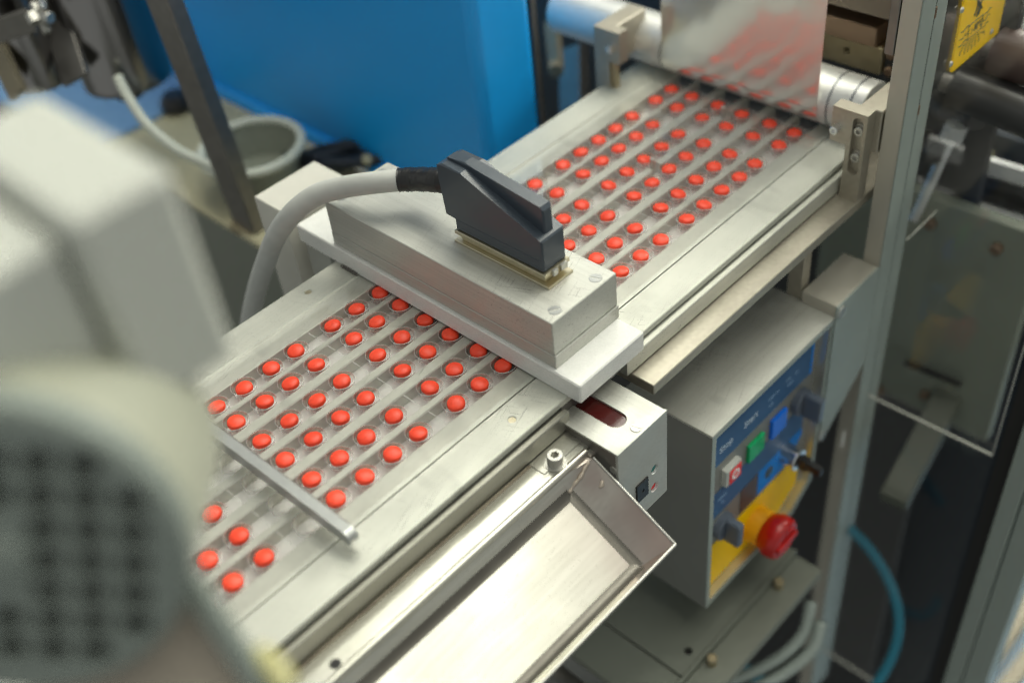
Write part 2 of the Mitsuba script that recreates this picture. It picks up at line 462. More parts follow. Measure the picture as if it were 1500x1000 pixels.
# ------------------------------------------------------------------ blister strip
PX, PERIOD = 16.95, 92.2
cols = [-140.3 + PERIOD * k + PX * i for k in range(-1, 5) for i in range(5)]
cols = [x for x in cols if -222 < x < 252]
sheet = sbox(-235, -24.2, 258, 100.8)
holes = unary_union([Point(x, y).buffer(6.5, 7) for x in cols for y in LANES])
sheet = sheet.difference(holes)
v2, f2 = trimesh.creation.triangulate_polygon(sheet, engine='earcut')
t = 'blister_strip'
tag(t, 'clear plastic blister strip with rows of round pockets lying on the lanes', 'blister strip')
put(t + '__film', trimesh.Trimesh(np.column_stack([v2, np.full(len(v2), -0.55)]), f2, process=False), 'clear_plastic')
pocket = lathe([(6.5, 0.0), (6.62, 0.22), (6.45, 0.3), (6.3, 0.05), (6.2, -0.5), (5.85, -3.9), (5.4, -4.5), (0, -4.6)], 28)
put(t + '__pocket', pocket, 'pocket_wall', smooth=35)
POCKET = scene.pop(t + '__pocket')
put('rim', tube([(6.55 * math.cos(a), 6.55 * math.sin(a), 0.12) for a in np.linspace(0, 2 * math.pi, 33)[:-1]], 0.16, 6, True), 'pocket_rim', True)
RIM = scene.pop('rim')
for x in cols:
    for y in LANES:
        reuse(reuse(t + '__pocket', POCKET, x, y, -0.55) + '__rim', RIM, x, y, -0.55)
perf = [(-140.3 + PERIOD * k - (PERIOD - 4 * PX) / 2) for k in range(0, 5)]
put(t + '__cross_seam', join(*[cbox(x - 0.18, x + 0.18, a + 0.2, b - 0.2, -0.62, -0.40, 0.02) for x in perf for a, b in
    [(79.5, 91.5), (62.5, 75), (42.5, 55), (24, 36), (4, 16.5), (-14, -1.2)]]), 'pocket_rim')

# ------------------------------------------------------------------ tablets
rng = random.Random(11)
arc = [(4.5 * math.sin(a), 0.5 + 1.9 * math.cos(a)) for a in np.linspace(0, math.pi / 2, 9)]
prof = [(max(r, 0.0), z) for r, z in arc] + [(r, -z) for r, z in arc[::-1]]
prof[0], prof[-1] = (0, prof[0][1]), (0, prof[-1][1])
put('tablet', lathe(prof[::-1], 28), 'tablet_red', smooth=40)
TABLET = scene.pop('tablet')
LN = ['leftmost', 'second', 'third', 'fourth', 'fifth', 'rightmost']
ORD = ['first', 'second', 'third', 'fourth', 'fifth', 'sixth', 'seventh', 'eighth', 'ninth', 'tenth', 'eleventh', 'twelfth']


def tablet(x, y, text):
    k = reuse('tablet', TABLET, x + 0.45 + rng.uniform(-0.5, 0.5), y + 0.8 + rng.uniform(-0.4, 0.4), -2.45,
              rng.uniform(-9, 9), rng.uniform(-9, 9))
    tag(k, text, 'tablet', 'red tablets in the blister strip')


near = [x for x in cols[::-1] if -125 < x < -10]
far = [x for x in cols[::-1] if x > 40]
for li, y in enumerate(LANES):
    for i, x in enumerate(near):
        tablet(x, y, f'round red tablet in the {LN[li]} lane, {ORD[i]} in front of the sensor head')
    n = (8, 8, 9, 10, 10, 10)[li]
    for i, x in enumerate(far[:n]):
        tablet(x, y, f'round red tablet in the {LN[li]} lane, {ORD[i]} from the roller end')
for li, x, w in ((3, cols[3], 'upper'), (4, cols[3], 'upper'), (5, cols[3], 'upper'), (4, cols[2], 'lower'), (5, cols[2], 'lower')):
    tablet(x, LANES[li], f'round red tablet in the {LN[li]} lane beyond the hold down bar, the {w} one')

# ------------------------------------------------------------------ hold-down bar across the strip
t = 'hold_down_bar'
tag(t, 'grey steel hold down bar with a rounded end, lying across the strip above the lanes', 'bar')
pts = [(96.5 + 2.6 * math.sin(a), 7.6 - 2.6 * math.cos(a)) for a in np.linspace(0, math.pi / 2, 5)] + [(99.1, 12.6), (-35.0, 12.6)]
ang = np.linspace(math.pi / 2, -math.pi / 2, 9)
pts += [(-35.0 - 3.8 * math.cos(a), 8.8 + 3.8 * math.sin(a)) for a in ang]
def skew(m):
    m = tri(m) if hasattr(m, 'to_mesh') else m
    m.vertices = m.vertices - np.outer((m.vertices[:, 1] + 38) * 0.022, [1, 0, 0])
    return m


put(t + '__blade', skew(manifold(prof_x(pts[::-1], -139.2, -134.4))), 'bar_steel')
put(t + '__edge_strip', skew(cbox(-134.4, -133.4, -33, 97, 9.0, 11.6, 0.3)), 'dark_steel')

# ------------------------------------------------------------------ sensor head over the strip
t = 'sensor_bridge'
tag(t, 'brushed aluminium sensor block bridging the strip, with slotted screws in its top', 'sensor head')
bp = cbox(-12.3, 36, -56.4, 157.5, 0.05, 11.8, 0.7)
put(t + '__base_plate', bp, 'sawn')
put(t + '__lower_housing', cbox(-10.15, 36.8, -40.2, 125.6, 11.8, 19.8, 0.35), 'brushed')
put(t + '__cover', cbox(-10, 36.6, -39.6, 125.4, 20.0, 40, 0.45), 'brushed')
for x, y, a in ((-1.8, -34.2, 60), (27.5, -34.2, 20), (27.5, 120.2, 80), (-1.8, 120.2, 30)):
    put(t + '__screw', slotted_screw((x, y, 39.85), (0, 0, 1), 3.4, 0.35, turn=a), 'bar_steel')
put(t + '__support_leg', cbox(-11.0, 30, 133, 155.0, -60, 0.0, 0.5), 'box_steel')
rng2 = random.Random(4)
coil = [(-13.2 + 0.9 * math.cos(s * 1.9), 119 - s * 0.42, 0.8 + 0.9 * math.sin(s * 1.9) + 0.2 * rng2.random()) for s in range(34)]
k = put('metal_shaving', tube(spline(coil, 3), 0.28, 6), 'dark_steel', True)
tag(k, 'small dark coil of swarf caught under the left edge of the sensor head', 'swarf')

t = 'pedestal_block'
tag(t, 'pale grey square block standing left of the sensor head behind the cable', 'block')
put(t + '__body', cbox(-15.8, 30, 163, 189.8, -95, 20, 0.6), 'pedestal_paint')

# connector hood
t = 'connector_hood'
tag(t, 'dark grey plastic plug hood with a sloping wedge top on the sensor head', 'connector')
body = prof_x([(45.8, 55.0), (48.0, 83.0), (44.0, 85.0), (31.0, 84.6), (-18.6, 66.4), (-19.4, 65.6), (-19.4, 48.0), (39.3, 48.0), (39.3, 54.6)], 8.2, 24.2)
body = manifold(body) ^ cbox(8.2, 24.2, -19.4, 48.2, 47.9, 85.1, 0.9)
put(t + '__body', body, 'hood_plastic')
rib = prof_x([(45, 80), (44.4, 86.2), (33, 87.2), (-15.5, 81.6), (-17.2, 79.8), (-17.2, 66.2), (20, 66.2)], 13.2, 19.6)
rib = manifold(rib) ^ cbox(13.2, 19.6, -17.3, 45.5, 66, 87.4, 0.9)
put(t + '__thumb_rib', rib, 'hood_plastic')
put(t + '__moulded_line', cbox(7.95, 8.4, -17.5, 38.5, 53.8, 54.5, 0.1), 'hood_plastic')
put(t + '__metal_shell', join(cbox(7.2, 25.2, -20.6, 40.6, 45.6, 47.9, 0.3), cbox(9.4, 23.0, -18.4, 38.2, 41.5, 45.6, 0.3)), 'plated')
put(t + '__latch', join(cbox(25.0, 27.5, -12, -4, 44, 49, 0.3), cbox(12, 15.4, -22.0, -20.4, 44.8, 48.2, 0.2), cbox(17.5, 22, -22.0, -20.4, 44.8, 48.2, 0.2)), 'screw_steel')
put(t + '__flange', cbox(7.2, 25.0, -22.6, 41.8, 40.0, 41.4, 0.3), 'plated')

CP = [(16, 47.5, 68), (16, 56, 66.5), (15.0, 79.7, 58.2), (2.3, 95.2, 57.0), (-6.0, 111.8, 52.0), (-14.4, 125.4, 46.0), (-23.6, 136.3, 36.0), (-30.0, 150.2, 18.0),
      (-33.8, 165.1, -6.0), (-36.9, 180.2, -32.0), (-40.4, 192.7, -58.0), (-44.0, 200.9, -80.0)]
cs = spline(CP, 8)
t = 'sensor_cable'
tag(t, 'thick grey cable curving from the plug hood down behind the table', 'cable')
put(t + '__sheath', tube(cs[12:], 5.9, 24), 'cable_grey', 40)
tp = spline(CP, 24)[10:56]
rr = np.array([6.05 + 0.28 * ((i % 9) < 5) + 0.12 * math.sin(i * 2.1) for i in range(len(tp))])
rr[:10] = np.linspace(4.6, 6.0, 10)
put(t + '__tape_wrap', tube(tp, rr, 24), 'tape_black', 35)

# ------------------------------------------------------------------ light-sensor box under the table edge
t = 'photo_sensor'
tag(t, 'small brushed aluminium sensor box with a dark red slot window at the table edge', 'sensor')
xa, xb, ya, zt, zb = -19.6, 17.0, -84.6, -10.0, -68.5
hb = cbox(xa, xb, ya + 1.6, -30, zb, zt - 1.2, 0.2)
put(t + '__housing', hb, 'dark_steel')
slot = unary_union([Point(-2.4, -69).buffer(5.4, 12), sbox(-7.8, -69, 3.0, -20)])
put(t + '__top_cover', manifold(prof_z(sbox(xa, ya + 1.2, xb, -30).difference(slot), zt - 1.15, zt)), 'brushed')
put(t + '__window', prof_z(slot.buffer(0.4), zt - 1.6, zt - 1.18), 'dark_red')
ep = manifold(prof_y(sbox(xa - 0.2, zb - 0.3, xb + 0.2, zt + 0.25), ya, ya + 1.5))
LED = [(7.3, -84.6, -43.6), (7.1, -84.6, -56.9)]
for p in LED:
    ep = ep - cyl((p[0], ya - 1, p[2]), (p[0], ya + 3, p[2]), 3.0, 28)
put(t + '__end_cover', ep, 'satin')
put(t + '__indicator', cyl((LED[0][0], ya + 1.9, LED[0][2]), (LED[0][0], ya + 1.0, LED[0][2]), 2.0, 20), 'led_green')
put(t + '__indicator', cyl((LED[1][0], ya + 1.9, LED[1][2]), (LED[1][0], ya + 1.0, LED[1][2]), 2.0, 20), 'button_red')
for p in LED:
    put(t + '__hole_wall', lathe([(3.0, 0), (3.0, 1.6), (2.2, 1.7)], 28, 'y', (p[0], ya + 0.02, p[2])), 'print_white', True)
c = (-3.1, -84.6, -49.5)
sk = cbox(c[0] - 4.6, c[0] + 4.6, ya - 0.9, ya + 0.5, c[2] - 6.4, c[2] + 6.4, 0.3)
sk = sk - cyl((c[0], ya - 2, c[2]), (c[0], ya - 0.5, c[2]), 1.1, 16)
put(t + '__socket', sk, 'black_plastic')
put(t + '__screw', slotted_screw((-0.9, -80.3, -10.0), (0, 0, 1), 2.8, 0.5, turn=15), 'screw_steel')
put(t + '__side_screw', slotted_screw((-19.6, -81.5, -22.5), (-1, 0, 0), 2.4, 0.3, turn=70), 'screw_steel')

# ------------------------------------------------------------------ collecting tray
t = 'collecting_tray'
tag(t, 'tilted stainless steel tray with heat stained welded corner bolted along the table edge', 'tray')
XE, XW = -14.0, -330
put(t + '__flange', cbox(XW, XE, -66.2, -44, -19.0, -16.0, 0.6), 'stainless')
put(t + '__grime_line', cbox(XW, -20, -54.0, -52.1, -16.2, -15.75, 0.1), 'grime')
put(t + '__rim', tube([(XW, -66.6, -17.6), (XE - 8, -66.6, -17.6)], 2.0, 18), 'stainless', 40)
put(t + '__end_lug', cbox(-23, XE, -70.5, -66.4, -27.5, -17.5, 0.4), 'stainless')


def panel(quad, th, c=0.25):
    """Flat sheet-metal panel from four corners, thickness th behind its face."""
    q = np.array(quad, float)
    n = np.cross(q[1] - q[0], q[3] - q[0])
    n /= np.linalg.norm(n)
    return hull(np.vstack([q, q - n * th]))


FL = [(-40, -71.2, -28.4), (-40, -112.2, -49.8)]
FR = [(XW, -71.2, -28.4), (XW, -112.2, -49.8)]
ET = [(-22, -71.2, -18.5), (-22, -119.4, -44.8)]
WT = [(XW, -119.4, -44.8), (-22, -119.4, -44.8)]
put(t + '__pan_floor', panel([FR[0], FR[1], FL[1], FL[0]], 1.0), 'stainless')
put(t + '__inner_wall', panel([(XW, -66.8, -18.5), FR[0], FL[0], (-38, -66.8, -18.5)], 0.8), 'stainless')
put(t + '__end_wall', panel([FL[0], FL[1], ET[1], ET[0]], 1.0), 'stainless')
put(t + '__outer_wall', panel([FR[1], WT[0], WT[1], FL[1]], 1.0), 'stainless')


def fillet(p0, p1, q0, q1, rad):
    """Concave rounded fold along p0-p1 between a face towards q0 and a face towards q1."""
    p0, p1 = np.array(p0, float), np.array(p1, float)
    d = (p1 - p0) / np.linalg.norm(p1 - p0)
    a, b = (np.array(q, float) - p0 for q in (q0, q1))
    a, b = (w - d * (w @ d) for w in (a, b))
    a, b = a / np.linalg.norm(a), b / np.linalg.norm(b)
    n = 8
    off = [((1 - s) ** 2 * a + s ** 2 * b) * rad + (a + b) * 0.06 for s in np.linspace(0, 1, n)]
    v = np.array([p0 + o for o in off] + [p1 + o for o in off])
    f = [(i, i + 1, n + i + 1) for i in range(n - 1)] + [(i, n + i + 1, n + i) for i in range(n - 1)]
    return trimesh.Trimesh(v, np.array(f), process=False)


put(t + '__fold', fillet(FL[0], FL[1], FR[0], ET[0], 2.6), 'fold_dark_reflection', True)
put(t + '__fold', fillet(FL[1], FR[1], FL[0], WT[1], 3.6), 'fold_dark_reflection', True)
put(t + '__fold', fillet(FL[0], FR[0], FL[1], (-38, -66.8, -18.5), 3.0), 'fold_dark_reflection', True)
put(t + '__lip', join(tube([WT[0], WT[1]], 0.9, 10), tube([ET[0], ET[1]], 0.75, 10)), 'screw_steel', True)
put(t + '__corner_plate', hull([(-41, -66.9, -18.6), (-22, -66.9, -18.6), (-22.2, -71.4, -18.8), (-40, -71.4, -28.6), (-41, -67.5, -28.8), (-24, -67.5, -24)]), 'stainless')
wpts = [np.array([-40, -71.0, -27.8]) + np.array([s * 15, 0.4 * math.sin(s * 9) - 0.4 * s, s * 8.8]) for s in np.linspace(0, 1, 12)]
put(t + '__weld_bead', tube(wpts, [0.9 + 0.3 * math.sin(i * 2.3) for i in range(12)], 10), 'weld', True)
put(t + '__weld_bead', tube([(-26.2, -79.8, -24.9), (-27.6, -80.8, -26.3), (-29.0, -80.4, -27.0)], [0.8, 1.1, 0.7], 10), 'weld', True)
b = (-37.5, -61.5, -16.0)
put(t + '__socket_screw', socket_screw(b, (0, 0, 1), 4.0, 6.4, 0.9), 'screw_steel', 25)
h = (-173.9, -62.6, -15.9)
put(t + '__bolt_hole', cyl((h[0], h[1], h[2] - 0.3), (h[0], h[1], h[2] + 0.05), 2.5, 20), 'rubber')
put(t + '__clip', cbox(-46, -19, -62, -51, -16, -15.5, 0.3), 'stainless')

# ------------------------------------------------------------------ control box
t = 'control_box'
tag(t, 'steel control box with blue, black and yellow front panel hanging below the shelf', 'control box')
yf, yp = -80.0, -73.5
outer = Polygon([(63, -72), (63, -230.5), (161, -230.5), (182, -214), (186, -72)])
inner = Polygon([(66.5, -75.2), (66.5, -227.2), (159.6, -227.2), (178.4, -212.5), (182.2, -75.2)])
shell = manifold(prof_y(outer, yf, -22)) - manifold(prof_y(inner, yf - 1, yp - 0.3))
put(t + '__housing', shell, 'box_dark_reflection')
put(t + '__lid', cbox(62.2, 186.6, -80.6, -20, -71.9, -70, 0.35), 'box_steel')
rev = manifold(prof_y(inner.buffer(-0.02), yf + 0.5, yp - 0.35)) - manifold(prof_y(inner.buffer(-0.8), yf, yp))
put(t + '__reveal', rev, 'reveal_steel')
put(t + '__edge_trim', manifold(prof_y(outer, yf - 0.4, yf + 0.02)) - manifold(prof_y(inner, yf - 1, yf + 1)), 'frame_paint')
pan = Polygon([(67.3, -76.3), (67.3, -226.2), (156, -226.2), (173.5, -213.5), (177.0, -76.3)])
put(t + '__panel', prof_y(pan, yp - 0.25, yp + 0.6), 'black_plastic')


def onpanel(name, poly, m, th=0.5, y=yp - 0.25):
    return put(t + '__' + name, manifold(prof_y(poly, y - th, y + 0.01)), m)


k = onpanel('label_strip', sbox(68, -112.3, 175, -86.2), 'label_blue')
tag(k, 'dark blue strip lettered Stop and Start along the top of the panel')
onpanel('label_edge', sbox(173.2, -112.3, 175.2, -86.2), 'bright_blue', 0.7)
k = onpanel('label_strip', sbox(68, -158.8, 172, -136.8), 'label_blue')
tag(k, 'plain dark blue strip below the row of buttons')
k = onpanel('blue_plate', Polygon([(123.8, -159.2), (172.4, -159.2), (172.4, -166), (158, -181), (123.8, -181)]), 'bright_blue')
onpanel('plate_hole', Point(135.6, -169.2).buffer(4.6, 10), 'black_plastic', 0.7)
onpanel('yellow_plate', Polygon([(68, -184.5), (172.6, -184.5), (172.6, -213.5), (154.8, -225.2), (68, -225.2)]), 'label_yellow')
onpanel('dark_window', sbox(105, -182.2, 123.2, -159.4), 'roller_brown', 0.6)


def letters(text, x, z, h, m, name, y):
    q = meshkit.text_mesh(text, h, 0.25)
    v = q.vertices
    q.vertices = np.stack([v[:, 0] + x, y - v[:, 2], v[:, 1] + z], 1)
    return put(t + '__' + name, q, m)


letters('Stop', 79.0, -103.2, 4.5, 'print_soft', 'print', yp - 0.75)
letters('Start', 103.0, -102.2, 4.5, 'print_soft', 'print', yp - 0.75)
put(t + '__print', join(*[cbox(x, x + w, yp - 0.95, yp - 0.7, z, z + 1.5, 0) for x, w, z in
    ((128, 6, -99.5), (129, 4.2, -105.5), (135.5, 3, -99.5), (146, 5, -98), (148, 6, -103.5), (156, 3, -99), (80, 9, -146), (84, 2.4, -151.5))]), 'print_faint')


def button(x0, x1, z0, z1, m, h, bez=None):
    put(t + '__button', cbox(x0, x1, yp - 0.3 - h, yp, z0, z1, 0.5), bez or m)
    k = [q for q in scene if q.startswith(t + '__button')][-1]
    return k


k = button(82.5, 97.6, -133.5, -119.6, None, 4.0, 'bezel_grey')
tag(k, 'pale grey push button with a red face and a white ring')
put(k + '__face', cbox(85.2, 97.0, yp - 4.8, yp - 4.2, -132.9, -121.8, 0.2), 'button_red')
ring = Point(91, -127.3).buffer(3.6, 12).difference(Point(91, -127.3).buffer(2.3, 12))
put(k + '__ring', prof_y(ring, yp - 5.05, yp - 4.7), 'print_white')
k = button(108.2, 124.4, -136.0, -121.8, 'button_green', 2.5)
tag(k, 'green square push button')
k = button(132.4, 148.2, -136.2, -120.2, 'button_blue', 2.5)
tag(k, 'bright blue square push button')
for x in (85.3, 116.3, 140.3):
    w = 10.4
    fr = sbox(x - w + 4.9, -137.0, x + w - 0.4, -118.4).difference(sbox(x - w + 6.2, -136.4, x + w - 1.6, -119.0))


def selector(cx, cz, out, ang, name):
    k = put(t + '__' + name, cyl((cx, yp - 0.2, cz), (cx, yp - 5.5, cz), 9.2, 32, ch=0.8), 'knob_grey', 25)
    g = tri(cbox(-9.4, 9.4, -out, -5.0, -3.0, 3.0, 1.0))
    a = math.radians(ang)
    v = g.vertices
    g.vertices = np.stack([cx + v[:, 0] * math.cos(a) - v[:, 2] * math.sin(a), yp + v[:, 1], cz + v[:, 0] * math.sin(a) + v[:, 2] * math.cos(a)], 1)
    put(k + '__grip', g, 'knob_grey')
    return k


k = selector(163.5, -127.0, 17.5, 88, 'selector_knob')
tag(k, 'grey selector knob right of the blue button')
k = selector(84.5, -171.5, 15.5, 88, 'selector_knob')
tag(k, 'grey selector knob on the black field at lower left')
put(t + '__key_switch', cyl((152.5, yp, -165.5), (152.5, -85.5, -165.5), 7.8, 32, ch=0.6), 'chrome', 25)
put(t + '__key_switch__key', join(cbox(150.2, 154.8, -101.5, -85, -169.0, -162.2, 0.7), cbox(149.6, 155.4, -92, -86, -170.4, -160.8, 0.5)), 'black_plastic')
ex, ez = 123.0, -207.8
put(t + '__emergency_stop', cyl((ex, yp - 0.5, ez), (ex, -83.5, ez), 12.6, 40, ch=0.6), 'collar_yellow', 25)
cap = lathe([(0, -98.4), (11.6, -98.4), (13.4, -97.6), (14.6, -95.8), (15.0, -93.5), (15.0, -89.2), (12.6, -84.6), (10.5, -83.2), (0, -83.2)], 44)
v = cap.vertices
cap.vertices = np.stack([v[:, 0] + ex, v[:, 2], v[:, 1] + ez], 1)
k = put(t + '__emergency_stop__red_cap', cap, 'estop_red', 30)
put(t + '__emergency_stop__ridge', cbox(ex - 11, ex + 11, -100.4, -98.2, ez - 2.2, ez + 2.2, 0.8), 'estop_red')
arrow = []
for a0 in (20, 140, 260):
    q = [(ex + 9.5 * math.cos(math.radians(a0 + s * 8)), -98.4, ez + 9.5 * math.sin(math.radians(a0 + s * 8))) for s in range(9)]
    arrow.append(tube(q, 0.45, 8))
put(t + '__emergency_stop__arrow', join(*arrow), 'button_red', True)

# ------------------------------------------------------------------ machine frame: post, arm, guard panes
t = 'frame_post'
tag(t, 'tall pale grey machine frame post with a bolted cross arm right of the control box', 'post')
put(t + '__upright', cbox(232, 246.2, -81, -70, -560, 215, 0.4), 'frame_bright')
put(t + '__front_face', cbox(231.8, 246.6, -81.9, -81.05, -560, 215, 0.2), 'frame_paint')
put(t + '__seam', cbox(246.9, 248.2, -81.4, -72, -560, 215, 0.1), 'rubber')
put(t + '__pane_clamp', cbox(248.4, 261.5, -81.6, -72, -560, 215, 0.4), 'frame_paint')
for z in (96, 38):
    put(t + '__clip', cbox(246.6, 248.6, -82.1, -81.2, z - 3, z + 3, 0.1), 'brown_bar')
put(t + '__arm', cbox(184.4, 231.6, -80.6, -57, -110, -62, 0.6), 'frame_bright')
armp = Polygon([(184, -62.4), (231.6, -62.4), (231.6, -142), (190, -178), (184, -178)])
put(t + '__arm_plate', manifold(prof_y(armp, -81.6, -80.65)), 'frame_paint')
for p in ((188.4, -81.8, -67.7), (184.9, -81.8, -172.0)):
    put(t + '__screw', slotted_screw((p[0] + 1.2, -81.7, p[2] - 1.5), (0, -1, 0), 4.2, 0.8, turn=50), 'screw_steel')
put(t + '__stay', cbox(186, 194, -56, -46, -70, -18, 0.4), 'nickel')
q = meshkit.text_mesh('0000', 4.4, 0.2)
v = q.vertices
pz = (216.6, -81.9, -211.4)
q.vertices = np.stack([pz[0] - v[:, 1] + 3, -82.0 - v[:, 2], pz[2] + v[:, 0] * 1.0], 1)
put(t + '__print', q, 'print_white')

cv = spline([(63.7, -74.8, -335.6), (79.3, -86.7, -333.8), (98.3, -98.9, -329.9), (118.8, -108.9, -323.0), (137.0, -112.8, -312.7), (151.8, -107.5, -297.3)], 6)
t = 'curved_channel'
tag(t, 'grey curved channel sweeping from the foot of the frame post to lower left', 'channel')
put(t + '__upper_edge', tube(cv, 4.2, 12), 'frame_paint', True)
cv2 = spline([(69.0, -91.3, -337.8), (87.4, -103.8, -334.5), (110.0, -116.2, -328.0), (131.8, -123.1, -317.6), (146.3, -119.8, -304.1)], 6)
put(t + '__lower_edge', tube(cv2, 4.2, 12), 'frame_paint', True)

t = 'acrylic_window'
tag(t, 'clear acrylic guard pane, the upper one, beside the frame post', 'guard pane')
put(t + '__sheet', trimesh.Trimesh([(245, -83, -182.4), (245, -170, -182.4), (245, -170, 205), (245, -83, 205)], [(0, 1, 2), (0, 2, 3)], process=False), 'acrylic')
put(t + '__lower_edge', cbox(244.2, 246.2, -170, -82.5, -183.4, -182.2, 0.2), 'acrylic_edge')
put(t + '__side_edge', cbox(244.2, 246.2, -170.8, -170, -183.4, 205, 0.2), 'acrylic_edge')
t = 'acrylic_window_001'
tag(t, 'clear acrylic guard pane, the lower one, with the teal hose behind it', 'guard pane')
put(t + '__sheet', trimesh.Trimesh([(249, -76, -506), (249, -170, -506), (249, -170, -176), (249, -76, -176)], [(0, 1, 2), (0, 2, 3)], process=False), 'acrylic')
put(t + '__lower_edge', cbox(248, 250.4, -172, -72, -507.4, -505.8, 0.2), 'acrylic_edge')
t = 'guard_post'
tag(t, 'grey grooved guard post with a black gasket at the right edge', 'post')
put(t + '__profile', join(cbox(238, 262, -196, -184.5, -760, 215, 0.6), cbox(240, 262, -213, -197, -760, 215, 0.6)), 'frame_paint')
put(t + '__gasket', cbox(244, 256, -184.3, -173.5, -760, 215, 0.4), 'rubber')

t = 'side_guard'
tag(t, 'clear side guard sheet carrying the yellow warning plate at upper right', 'guard pane')
put(t + '__sheet', trimesh.Trimesh([(262, -82, -60), (470, -82, -60), (470, -82, 205), (262, -82, 205)], [(0, 1, 2), (0, 2, 3)], process=False), 'acrylic')
put(t + '__lower_edge', cbox(262, 300, -82.5, -82, -60.5, -60, 0.05), 'acrylic_edge')

t = 'warning_plate'
tag(t, 'yellow hot surface warning plate with rivets and black wavy lines', 'sign')
w0, w1, z0, z1 = 277.3, 334.5, 47.5, 88.0
plate = Polygon([(w0 + 2, z0), (w1 - 1, z0), (w1, z0 + 1), (w1, 140), (w0 + 6, 140), (w0 + 6, 97), (w0, z1), (w0, z0 + 2)])
plate = Polygon([(w0 + 1.5, z0), (w1 - 1, z0), (w1, z0 + 1), (w1, 128), (w0 + 1.5, 128), (w0, 126), (w0, z0 + 1.5)])
put(t + '__plate', manifold(prof_y(plate, -83.6, -82.4)), 'label_yellow')


def pl(px, py):
    return px, py


WAVES = [[(280.5, -83.7, 71.1), (283.8, -83.7, 70.4), (288.0, -83.7, 71.9), (291.0, -83.7, 70.2)], [(280.6, -83.7, 66.5), (284.0, -83.7, 65.9), (288.1, -83.7, 67.4), (291.3, -83.7, 65.1)], [(280.5, -83.7, 62.5), (283.9, -83.7, 61.8), (288.1, -83.7, 63.3), (291.1, -83.7, 61.5)],
         [(308.4, -83.7, 70.6), (311.2, -83.7, 69.8), (313.9, -83.7, 71.2), (316.4, -83.7, 70.9)], [(307.7, -83.7, 66.4), (310.5, -83.7, 65.6), (313.0, -83.7, 67.4), (315.5, -83.7, 67.2)], [(307.8, -83.7, 62.2), (310.5, -83.7, 61.4), (313.1, -83.7, 63.3), (315.8, -83.7, 62.5)],
         [(283.8, -83.7, 55.6), (286.9, -83.7, 60.1), (290.0, -83.7, 60.4)], [(290.1, -83.7, 53.6), (290.7, -83.7, 58.4), (293.0, -83.7, 60.7)], [(294.4, -83.7, 53.0), (295.0, -83.7, 57.8), (296.3, -83.7, 60.5)], [(299.2, -83.7, 52.9), (298.2, -83.7, 57.6), (299.6, -83.7, 60.3)],
         [(303.4, -83.7, 52.8), (302.3, -83.7, 57.4), (301.9, -83.7, 60.5)], [(307.1, -83.7, 53.7), (306.7, -83.7, 56.8), (303.3, -83.7, 61.2)], [(307.0, -83.7, 60.0), (310.2, -83.7, 58.2), (311.8, -83.7, 58.4), (313.4, -83.7, 56.4)]]
BOX = [(289.8, -83.7, 71.1), (306.7, -83.7, 70.9), (307.0, -83.7, 62.1), (290.9, -83.7, 62.0)]
HAND = [[(293.8, -83.7, 75.1), (295.9, -83.7, 79.8), (295.0, -83.7, 84.2)], [(296.9, -83.7, 73.4), (298.2, -83.7, 78.1), (297.0, -83.7, 82.9)], [(299.1, -83.7, 73.6), (300.1, -83.7, 77.3), (299.3, -83.7, 81.2)], [(293.8, -83.7, 85.0), (297.8, -83.7, 81.0), (302.9, -83.7, 76.1)], [(298.9, -83.7, 80.1), (300.1, -83.7, 81.3), (301.0, -83.7, 82.9)]]
ln = []
for w in WAVES:
    ln.append(tube(spline(w, 6), 0.28, 6))
for a, b in zip(BOX, BOX[1:] + BOX[:1]):
    ln.append(tube([a, b], 0.28, 6))
for w in HAND:
    ln.append(tube(spline(w, 4), 0.5, 6))
put(t + '__print', join(*ln), 'print_black')
q = meshkit.text_mesh('> 80°C', 4.6, 0.2)
v = q.vertices
bx = BOX[3]
q.vertices = np.stack([bx[0] + 2.6 + v[:, 0] * 0.62, -83.65 - v[:, 2], bx[2] + 2.4 + v[:, 1] + v[:, 0] * 0.0], 1)
put(t + '__print', q, 'print_black')
for p in ((275.9, -83.6, 86.1), (275.0, -83.6, 54.6), (323.2, -83.6, 53.4)):
    put(t + '__rivet', lathe([(0, 1.1), (0.9, 0.9), (1.6, 0)], 16, 'y', (p[0], -83.5, p[2])) if False else cyl((p[0], -83.4, p[2]), (p[0], -84.6, p[2]), 1.7, 18, ch=0.6), 'screw_steel', 40)

# ------------------------------------------------------------------ roller, its brackets and the foil
AX, AZ, RR = 266.7, 17.05, 17.0
t = 'sealing_roller'
tag(t, 'wide satin metal roller lying across the far end of the table', 'roller')
put(t + '__barrel', lathe([(0, -46), (16.4, -46), (17, -45.4), (17, 104), (16.2, 104.2), (16.2, 105.2)], 72, 'y', (AX, 0, AZ)), 'roller_metal', 30)
put(t + '__sleeve', lathe([(16.2, 105.2), (17, 105.6), (17, 199), (16.4, 199.6), (0, 199.6)], 72, 'y', (AX, 0, AZ)), 'roller_metal', 30)
for y in (-24.5, -38, 99.4):
    put(t + '__groove_ring', lathe([(17.0, y - 0.8), (17.06, y - 0.7), (17.06, y + 0.7), (17.0, y + 0.8)], 72, 'y', (AX, 0, AZ)), 'groove_grey', True)


def bracket(t, s, y_head, y_post, y_arm):
    """Nickel plated bracket: head and post in one, slot, socket screws."""
    h0, h1 = sorted(y_head)
    p0, p1 = sorted(y_post)
    prof = unary_union([sbox(h0, 19.3, h1, 41.2), sbox(p0, -16, p1, 41.2)])
    m = manifold(prof_x(list(prof.exterior.coords)[:-1][::-1] if not prof.exterior.is_ccw else list(prof.exterior.coords)[:-1], 222.2, 231.0))
    return m, p0, p1


